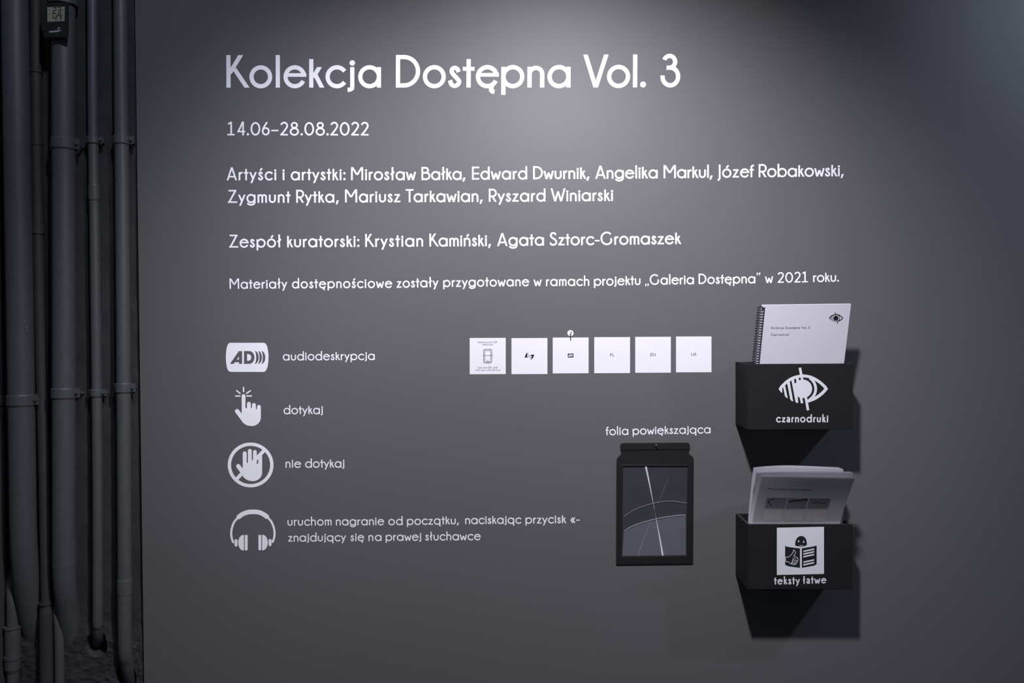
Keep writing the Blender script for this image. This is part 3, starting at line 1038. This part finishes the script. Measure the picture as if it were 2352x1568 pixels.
tb, xl, xr, zb, zt = leaflet_box('lower black box with a white reading-figure panel, holding the folded booklets', 1689.5, 1958, 1204.2, 1353)
bm = bmesh.new()
sq = pxmap(FP, 1770, 1200, 10.45)
lay(bm, [poly([(150, 121), (1281, 97), (1281, 1229), (150, 1254)])], sq, 0.0)
flatten(bm)
pn = link('symbol_panel', bm, M['box_vinyl'], tb, label='white square panel')
bm = bmesh.new()
head = spline([(590, 550), (592, 470), (615, 400), (660, 345), (735, 318), (810, 345), (850, 400), (868, 470), (865, 545)], 5) + [(735, 578)]
mouth = spline([(680, 528), (705, 553), (735, 562), (765, 553), (783, 528)], 4) + spline([(765, 538), (735, 545), (700, 538)], 4)
lay(bm, [poly(head, [[(672 + 17 * math.cos(q * .524), 445 + 28 * math.sin(q * .524)) for q in range(12)],
                     [(795 + 17 * math.cos(q * .524), 458 + 28 * math.sin(q * .524)) for q in range(12)], mouth])], sq, 0.00025, 0.0002)
flatten(bm)
link('smiling_head', bm, M['ink'], pn)
bm = bmesh.new()
bars = [[(785, 668 + d), (1045, 612 + d), (1045, 650 + d), (785, 706 + d)] for d in (0, 65, 130, 260, 325)]
lay(bm, [poly(spline([(348, 557), (400, 575), (500, 592), (705, 615)], 4) + spline([(705, 1080), (520, 1058), (420, 1040), (348, 1010)], 4)),
         poly(spline([(750, 615), (900, 590), (1020, 570), (1105, 545)], 4) + spline([(1105, 995), (1050, 1025), (930, 1050), (750, 1080)], 4), bars)], sq, 0.00025, 0.0002)
flatten(bm)
link('open_book', bm, M['ink'], pn)
bm = bmesh.new()
th = [(370, 820), (435, 820), (500, 762), (535, 715), (550, 655), (575, 668), (598, 710), (588, 755), (555, 800), (615, 828), (660, 868), (652, 900), (642, 932), (622, 968), (592, 1002), (520, 998), (470, 975), (425, 936), (370, 936), (360, 880)]
ths = ribbon(spline(th + [th[0]], 4), 13) + ribbon([(500, 985), (545, 850), (610, 872)], 13) + ribbon([(530, 895), (640, 915)], 12) + ribbon([(518, 932), (628, 955)], 12) + ribbon([(508, 966), (605, 990)], 12)
lay(bm, ths, sq, 0.00046, 0.00012, 0.000006)
flatten(bm)
link('thumbs_up', bm, M['box_vinyl'], pn)
bm = bmesh.new()
sc_ = (DIST - BD) / F / 10.45
set_word(bm, 'teksty', FP.at(1770 + 82 / 10.45, 1200 + 1482 / 10.45), FP.at(1770 + 708 / 10.45, 1200 + 1473 / 10.45), 192 * sc_, NW, 0.0, 0.160, 0.93, True)
set_word(bm, 'łatwe', FP.at(1770 + 770 / 10.45, 1200 + 1466 / 10.45), FP.at(1770 + 1340 / 10.45, 1200 + 1452 / 10.45), 188 * sc_, NW, 0.0, 0.160, 0.93, True)
link('box_lettering', bm, M['box_vinyl'], tb, label='bold white words')
LB = (xl, xr, zb, zt)

# ------------------------------------------------------------------ spiral notebook in the upper box
hb, ht = 0.0890, 0.118
BL, BR = P(1737.5, 837, hb), P(1938.5, 837, hb)
TL, TR = P(1751.0, 700.5, ht), P(1954.8, 698.0, ht)
zfl = UB[2] + BT + 0.0008
ext = (BL.z - zfl) / (TL.z - BL.z)
BL0, BR0 = BL - (TL - BL) * ext, BR - (TR - BR) * ext
BR0.z = BL0.z = zfl
nn = (BR - BL).cross(TL - BL).normalized()
if nn.y > 0: nn = -nn
NB = Plane(BL, nn)
t = thing('spiral_notebook', (BL0 + BR0) / 2, 'white spiral bound notebook with a small eye emblem, leaning forward', 'notebook')


def slab(q, a, b, bev=0.0):
    bm = bmesh.new()
    add_hexa(bm, [p + nn * a for p in q], [p + nn * b for p in q], bev)
    return bm


q = [BL0, BR0, TR, TL]
link('front_cover', slab(q, 0.0, -0.0004), M['paper'], t)
ins = [BL0.lerp(BR0, .004), BR0.lerp(BL0, .004), TR.lerp(TL, .004), TL.lerp(TR, .004)]
link('pages', slab(ins, -0.0005, -0.0050), M['paper'], t)
link('back_cover', slab(q, -0.0051, -0.0056), M['paper'], t)
bm = bmesh.new()
for text, x0, x1, y0, y1 in (('Kolekcja Dostępna Vol. 3', 700, 1312, 521, 514), ('Czarnodruki', 692, 985, 628, 625)):
    print_text(bm, text, NB.at(1670 + x0 / 6.918, 680 + y0 / 6.918), NB.at(1670 + x1 / 6.918, 680 + y1 / 6.918), 36 / 6.918 * 1.72 / F, nn, 0.00015)
link('cover_text', bm, M['soft_ink'], t)
bm = bmesh.new()
s_ = 5.55
esh = eye_shapes(0.0)
esh = []
for pts, w in (([(753, 48), (963, 1142)], 55), ([(225, 592), (440, 385), (750, 258), (860, 252), (1130, 330), (1440, 590)], 60), ([(1440, 590), (1230, 790), (955, 920)], 60),
               ([(330, 500), (390, 800)], 48), ([(440, 430), (520, 870)], 48), ([(560, 360), (670, 940)], 48), ([(700, 760), (790, 950)], 48), ([(225, 592), (290, 690)], 45)):
    esh += ribbon(spline(pts, 6) if len(pts) > 2 else pts, w)
esh += [disc(830, 600, 215, n=32)] + ribbon(arcpts(835, 590, 330, 330, -58, 58), 50)
ax, ay = 1920.6, 729.9
lay(bm, esh, lambda x, y, z: NB.at(ax + (x - 840) / 38.5, ay + (y - 595) / 41.0, z), 0.0001, 0.0001, 0.000003)
flatten(bm)
link('eye_emblem', bm, M['ink'], t)
# wire comb through the left edge
bm = bmesh.new()
vdir = (TL - BL0).normalized()
udir = (BR - BL).normalized()
ntot = int((TL - BL0).length / 0.00575) - 1
for i in range(ntot):
    c = TL - vdir * (0.0062 + 0.00575 * i) + udir * (-0.0010) - nn * 0.0026
    pts = []
    for a in range(0, 341, 17):
        aa = math.radians(a + 20)
        pts.append(c + udir * (0.0078 * math.cos(aa) - 0.0006) + nn * (0.0066 * math.sin(aa)) - vdir * (0.0012 * (a / 340 - .5)))
    add_tube(bm, pts, 0.00095, 8)
wire_ = link('wire_binding', bm, M['wire'], t, smooth=True, label='dark wire rings')
bm = bmesh.new()
add_tube(bm, [TL - udir * 0.0065 + vdir * 0.001 + nn * .003, TL - udir * 0.002 - vdir * .003 + nn * .004, TL + udir * .003 - vdir * .006 + nn * .001], 0.0010, 8)
link('wire_end', bm, M['wire'], wire_, smooth=True)
bm = bmesh.new()
for i in range(ntot):
    c = TL - vdir * (0.0062 + 0.00575 * i) + udir * 0.0058 + nn * 0.00008
    vv = [bm.verts.new(c + udir * a * .0011 + vdir * b * .0016) for a, b in ((-1, -1), (1, -1), (1, 1), (-1, 1))]
    bm.faces.new(vv)
link('punched_holes', bm, M['ink'], t)

# ------------------------------------------------------------------ folded booklets in the lower box
zfl = LB[2] + BT + 0.0006


def leaf_grid(bl, br, tl, tr, h_in, bow, sag, nu=22, nv=16):
    """one sheet: stands on the box floor at depth h_in, bends over at the rim to the top corners; bow pushes it off the spine"""
    grid = []
    for j in range(nv + 6):
        row = []
        for i in range(nu + 1):
            u = i / nu
            b, tp = bl.lerp(br, u), tl.lerp(tr, u)
            prof = (1 - (1 - min(1, u / .55)) ** 2) - 0.55 * max(0, (u - .35) / .65) ** 1.5
            if j < 6:
                f = j / 6
                p = Vector((b.x, 0, zfl + (b.z - zfl) * f))
                p.y = -(h_in * (1 - f) + (-b.y) * f)
            else:
                f = (j - 6) / (nv - 1)
                p = b.lerp(tp, f)
                p.y += -bow * prof * f ** 0.8 - sag * math.sin(math.pi * f ** 0.85)
            row.append(p)
        grid.append(row)
    return grid


def sheet_mesh(grid, thick):
    bm = bmesh.new()
    a = [[bm.verts.new(p) for p in row] for row in grid]
    b = [[bm.verts.new(p + Vector((0, thick, 0))) for p in row] for row in grid]
    nj, ni = len(grid), len(grid[0])
    for j in range(nj - 1):
        for i in range(ni - 1):
            bm.faces.new((a[j][i], a[j][i + 1], a[j + 1][i + 1], a[j + 1][i]))
            bm.faces.new((b[j][i], b[j + 1][i], b[j + 1][i + 1], b[j][i + 1]))
    for j in range(nj - 1):
        bm.faces.new((a[j][0], a[j + 1][0], b[j + 1][0], b[j][0]))
        bm.faces.new((a[j][-1], b[j][-1], b[j + 1][-1], a[j + 1][-1]))
    for i in range(ni - 1):
        bm.faces.new((a[0][i], b[0][i], b[0][i + 1], a[0][i + 1]))
        bm.faces.new((a[-1][i], a[-1][i + 1], b[-1][i + 1], b[-1][i]))
    bmesh.ops.recalc_face_normals(bm, faces=bm.faces[:])
    return bm


def booklet(label, TLp, TRp, hbot, htop, hin, leaves, fan, bows, xb, widen=0.0, sag=0.0):
    """TLp/TRp picture corners of the front sheet; leaves sheets fan backwards, bows = bulge of first and last sheet"""
    bl, br = P(xb[0], 1203, hbot), P(xb[1], 1203, hbot)
    base = Vector(((bl.x + br.x) / 2, -hin, zfl))
    t = thing('folded_booklet', base, label, 'booklet', 'folded paper booklets in the lower box')
    first = None
    for k_ in range(leaves):
        f = k_ / max(1, leaves - 1)
        tl, tr = P(*TLp, htop), P(*TRp, htop)
        off = Vector((0, fan * f, 0.0010 * math.sin(k_ * 2.1)))
        b2 = Vector((0, 0.0016 * k_, 0))
        g = leaf_grid(bl + b2, br + b2 + Vector((widen * f, 0, 0)), tl + Vector((0, 0.0012 * k_, 0)), tr + off, hin - 0.0016 * k_, bows[0] * (1 - f) + bows[1] * f, sag)
        o = link('cover' if k_ == 0 else 'page' if k_ < leaves - 1 else 'back_cover', sheet_mesh(g, 0.0003), M['leaf'], t, smooth=True)
        o.data.set_sharp_from_angle(angle=math.radians(35))
        if k_ == 0:
            first = (o, g)
    return t, first


booklet('rearmost folded white booklet, its right edge ending furthest left of the stack', (1731.5, 1074), (1939.5, 1078.5), 0.066, 0.100, 0.045, 4, 0.012, (-0.010, -0.034), (1719.5, 1927), sag=-0.004)
t_mid, (cov_mid, g_mid) = booklet('middle folded white booklet, between the rearmost and the picture-covered one', (1738, 1085), (1962, 1087), 0.079, 0.134, 0.060, 4, 0.012, (-0.006, -0.016), (1724, 1931), sag=-0.007)
bm = bmesh.new()
sp = [g_mid[j][0] + Vector((-0.0002, -0.0004, 0)) for j in (15, 16, 17)]
add_tube(bm, sp, 0.0004, 6)
link('staple', bm, M['wire'], t_mid, label='thin dark staple in the spine')
t, (cov, g) = booklet('front folded booklet with printed pictures on its cover, bent over the box rim', (1750.5, 1093.0), (1963.0, 1098.0), 0.0925, 0.162, 0.080, 4, 0.018, (0.006, -0.010), (1729, 1929), 0.008, sag=-0.0045)


def on_cover(u, v, off=0.00010):
    """point on the front sheet; u from the spine, v from rim to top"""
    nv = len(g) - 7
    fj = 6 + v * nv
    j = min(int(fj), len(g) - 2)
    fi = u * (len(g[0]) - 1)
    i = min(int(fi), len(g[0]) - 2)
    a, b = fj - j, fi - i
    p = g[j][i].lerp(g[j][i + 1], b).lerp(g[j + 1][i].lerp(g[j + 1][i + 1], b), a)
    du = (g[j][i + 1] - g[j][i])
    dv = (g[j + 1][i] - g[j][i])
    n = du.cross(dv).normalized()
    if n.y > 0: n = -n
    return p + n * off


bm = bmesh.new()
vs_, fs = type_text('Prac z kolekcji Galerii Labirynt')
xa, xb_ = min(v.x for v in vs_), max(v.x for v in vs_)
nv_ = [bm.verts.new(on_cover(0.10 + 0.47 * (v.x - xa) / (xb_ - xa), 0.725 + 0.042 * v.y / .682)) for v in vs_]
for f in fs:
    try: bm.faces.new([nv_[q_] for q_ in f])
    except ValueError: pass
link('cover_text', bm, M['ink'], cov)


def cover_patch(u0, u1, v0, v1, material, name='printed_picture', n=8, off=0.00010):
    bm = bmesh.new()
    gg = [[bm.verts.new(on_cover(u0 + (u1 - u0) * i / n, v0 + (v1 - v0) * j / n, off)) for i in range(n + 1)] for j in range(n + 1)]
    for j in range(n):
        for i in range(n):
            bm.faces.new((gg[j][i], gg[j][i + 1], gg[j + 1][i + 1], gg[j + 1][i]))
    return link(name, bm, material, cov)


pics = [cover_patch(.105, .327, .335, .56, M['picture']), cover_patch(.338, .565, .335, .56, M['picture']), cover_patch(.578, .815, .335, .56, M['picture'])]
cover_patch(.115, .325, .06, .30, M['picture_pale'])
cover_patch(.335, .565, .06, .30, M['picture_pale'])
cover_patch(.578, .815, .06, .30, M['picture_pale'])
def picture_mark(shapes):
    bm = bmesh.new()
    for sh in shapes:
        for s in sh:
            if s[0] != 'strip': continue
            a = [bm.verts.new(on_cover(p.x, p.y, .00016)) for p in s[1]]
            b = [bm.verts.new(on_cover(p.x, p.y, .00016)) for p in s[2]]
            for k_ in range(len(a) - 1):
                bm.faces.new((b[k_], b[k_ + 1], a[k_ + 1], a[k_]))
    return bm


for pic, sh in zip(pics, ([ribbon(spline([(.20, .52), (.16, .525), (.135, .50), (.135, .45), (.16, .43), (.165, .39)], 4), .010)],
                          [ribbon(spline([(.36, .48), (.41, .505), (.47, .51), (.52, .535), (.555, .515)], 5), .022)],
                          [ribbon(spline([(.62, .45), (.68, .475), (.73, .45), (.77, .47)], 5), .010)])):
    link('picture_mark', picture_mark(sh), M['ink'], t)

# ------------------------------------------------------------------ pipes in the recess on the left
PIPES = []


def pipe(label, pts, r, material, rings=(), clamps=(), group='dark painted pipes in the recess'):
    """pts: (px, py, depth behind the wall face); rings: (py, half height, extra radius) couplings; clamps: (py, half height)"""
    w3 = [P(x, y, -d) for x, y, d in spline(pts, 8)]
    lo = min(w3, key=lambda p: p.z)
    t = thing('wall_pipe', lo, label, 'pipe', group)
    bm = bmesh.new()
    add_tube(bm, w3, r, 28)
    link('tube', bm, material, t, smooth=True)
    straight = [p for p in pts]

    def centre(py):
        for a, b in zip(straight, straight[1:]):
            if a[1] <= py <= b[1]:
                f = (py - a[1]) / (b[1] - a[1])
                return tuple(a[q] + (b[q] - a[q]) * f for q in range(3))
        return straight[-1]
    for py, hh, ex in rings:
        c0, c1 = centre(py - hh), centre(py + hh)
        bm = bmesh.new()
        a, b = P(c0[0], c0[1], -c0[2]), P(c1[0], c1[1], -c1[2])
        add_tube(bm, [a, a.lerp(b, .08), a.lerp(b, .92), b], [r + ex * .3, r + ex, r + ex, r + ex * .3], 28)
        link('coupling', bm, material, t, smooth=False)
    for py, hh in clamps:
        c0, c1 = centre(py - hh), centre(py + hh)
        bm = bmesh.new()
        a, b = P(c0[0], c0[1], -c0[2]), P(c1[0], c1[1], -c1[2])
        add_tube(bm, [a, a.lerp(b, .1), a.lerp(b, .9), b], [r + .0014, r + .0026, r + .0026, r + .0014], 28)
        m_ = a.lerp(b, .5)
        add_box(bm, m_.x + r * .55, m_.x + r + .012, m_.y - .001, m_.y + .003, min(a.z, b.z) + .001, max(a.z, b.z) - .001, .0008)
        add_box(bm, m_.x - r - .006, m_.x - r * .6, m_.y - .002, m_.y + .003, min(a.z, b.z) + .001, max(a.z, b.z) - .001, .0008)
        add_tube(bm, [m_ + Vector((r + .007, -.006, 0)), m_ + Vector((r + .007, .012, 0))], .0032, 8)
        add_tube(bm, [m_ + Vector((r + .004, .002, -.003)), m_ + Vector((r + .004, YB - m_.y + .002, -.003))], .003, 8)
        link('clamp', bm, material, t)
    PIPES.append(t)
    return t


S0 = 1e-3
pipe('thick dark pipe at the far left with pale paint flecks', [(34, -60, -.022), (36, 100, -.022), (44, 600, -.022), (51, 1050, -.022), (55, 1250, -.020), (66, 1370, .002), (82, 1465, .040), (90, 1515, .085)], .0278, M['pipe'], clamps=((918, 13),))
pipe('thin brownish pipe between the two thick pipes', [(82, -60, -.002), (84, 300, -.002), (91, 700, -.002), (99.5, 1040, -.002), (104, 1250, -.003), (106.5, 1385, -.004), (108.5, 1640, -.004)], .0118, M['pipe_warm'], rings=((165, 3, .0018), (330, 5, .0014), (528, 11, .0020), (1384, 3, .0038), (1520, 132, .0036)))
pipe('thick dark pipe behind the small thermometer', [(146, -60, -.019), (146.5, 350, -.019), (147, 700, -.019), (147, 1040, -.019), (148, 1300, -.017), (156, 1400, .004), (168, 1490, .040), (176, 1530, .08)], .0245, M['pipe'], rings=((2, 13, .0060), (1272, 30, .0009)), clamps=((331, 13), (902, 12)))
pipe('slim dark pipe between the thermometer pipe and the wall-edge pipe, ending in a pit', [(212, -60, -.004), (214, 300, -.004), (218, 560, -.004), (223.5, 1040, -.004), (224.5, 1390, -.004), (224.5, 1440, .000), (225, 1468, .020), (225, 1480, .055)], .0112, M['pipe'], rings=((443, 18, .0014),), clamps=((322, 9), (902, 9)))
pipe('slim dark pipe nearest the wall edge, bent rightwards at its foot', [(276.5, -60, -.009), (279.5, 300, -.009), (283.5, 800, -.009), (286, 1250, -.009), (287, 1470, -.008), (292, 1520, .004), (302, 1560, .030), (310, 1590, .06)], .0155, M['pipe'], rings=((1346, 19, .0012),), clamps=((322, 10), (890, 11)))
pipe('thin pipe low in the left corner with a wide sleeve', [(27, 1300, .030), (28, 1360, -.002), (29, 1440, -.006), (30, 1640, -.006)], .0125, M['pipe'], rings=((1490, 52, .0042), (1440, 3, .0058), (1508, 4, .0056)))
pipe('thin short pipe low beside the brownish one', [(129, 1345, .040), (132, 1395, .004), (136, 1470, -.003), (138, 1640, -.003)], .0105, M['pipe'])
pipe('dark pipe cut off by the left picture edge', [(-18, -60, -.004), (-14, 400, -.004), (-4, 1000, -.004), (4, 1640, -.004)], .0120, M['pipe_warm'], clamps=((325, 10), (920, 12)))
# paint flecks on the first pipe
for fx, fy, fr in ((36, 577, 1.6), (50, 672, 1.2), (58, 738, 2.2), (60, 750, 2.6), (61, 757, 2.0), (64, 752, 1.3), (59, 742, 1.2), (62, 798, 1.0), (55, 818, 1.7), (62, 812, 1.3), (62, 831, 1.6), (57, 828, .8), (65, 800, .9), (58, 960, 1.0), (55, 940, .9)):
    cx_ = 36 + (fy - 100) * 0.0168
    dpx = (fx - cx_)
    yy = -.022 - math.sqrt(max(0, .0278 ** 2 - (dpx * 1.03e-3) ** 2)) - .0002
    pts = [P(fx + fr * .55 * math.cos(a) * random.uniform(.7, 1.2), fy + fr * .7 * math.sin(a) * random.uniform(.7, 1.2), -yy) for a in [q * .785 for q in range(8)]]
    bm = bmesh.new()
    bm.faces.new([bm.verts.new(p) for p in pts])
    link('paint_fleck', bm, M['fleck'], PIPES[0])

# ------------------------------------------------------------------ thermometer hanging on the second thick pipe
HH = 0.057
TP = wallplane(HH)
tz = lambda x, y: (80 + x / 14.26, y / 14.26)
t = thing('thermometer', P(*tz(640, 1235), HH - .01), 'small black digital thermometer showing 23 and 47, hanging on a thick pipe', 'thermometer')
bm = bmesh.new()
body = [tz(*p) for p in [(300, 90), (1120, 75)] + spline([(1138, 130), (1140, 1120), (1110, 1200), (1040, 1235)], 4)[8:] + spline([(380, 1245), (310, 1235), (285, 1180)], 4)]
lay(bm, [poly(body)], lambda x, y, z: TP.at(x, y, z), -0.012, 0.012)
bmesh.ops.remove_doubles(bm, verts=bm.verts[:], dist=1e-6)
flatten(bm)
bmesh.ops.bevel(bm, geom=[e for e in bm.edges if len(e.link_faces) == 2 and e.calc_face_angle(0) > 1.2], offset=0.0012, segments=2, affect='EDGES')
case = link('case', bm, M['plastic'], t)
tm = pxmap(TP, 80, 0, 14.26)
bm = bmesh.new()
lay(bm, [poly([(405, 235), (985, 215), (970, 688), (410, 715)])], tm, 0.0, 0.0002)
flatten(bm)
lcd = link('display', bm, M['lcd'], t, label='greenish display')
bm = bmesh.new()
seg = []
for pts in ([(590, 250), (700, 250), (690, 335), (605, 345), (600, 430), (690, 430)], [(745, 250), (850, 245), (845, 335), (750, 340)], [(845, 335), (845, 415), (750, 420)],
            [(600, 495), (605, 590), (700, 585)], [(705, 490), (695, 665)], [(750, 560), (755, 490), (850, 488), (848, 665)]):
    seg += ribbon(pts, 34)
seg += ribbon([(410, 468), (975, 452)], 9) + ribbon(arcpts(930, 340, 28, 30, 60, 300), 14) + ribbon([(905, 600), (945, 570)], 14) + [disc(440, 335, 14, n=8), disc(915, 500, 14, n=8)]
lay(bm, seg, tm, 0.0002, 0.0001, 0.000005)
flatten(bm)
link('digits', bm, M['lcd_ink'], lcd)
bm = bmesh.new()
mk = ribbon(spline([(850, 955), (835, 995), (800, 1008), (762, 985), (752, 945), (772, 910), (805, 905), (822, 935)], 4), 20)
for i, x in enumerate(range(480, 750, 38)):
    mk += ribbon([(x, 1068 - i * 3), (x, 1022 - i * 3), (x + 22, 1022 - i * 3), (x + 22, 1066 - i * 3)], 13)
lay(bm, mk, tm, 0.0, 0.0001, 0.000004)
flatten(bm)
link('maker_mark', bm, M['mark'], case)

bpy.context.view_layer.update()
if any(abs(a[1]) > .045 for a in TRACK):
    print('TRACK', [a for a in TRACK if abs(a[1]) > .03])
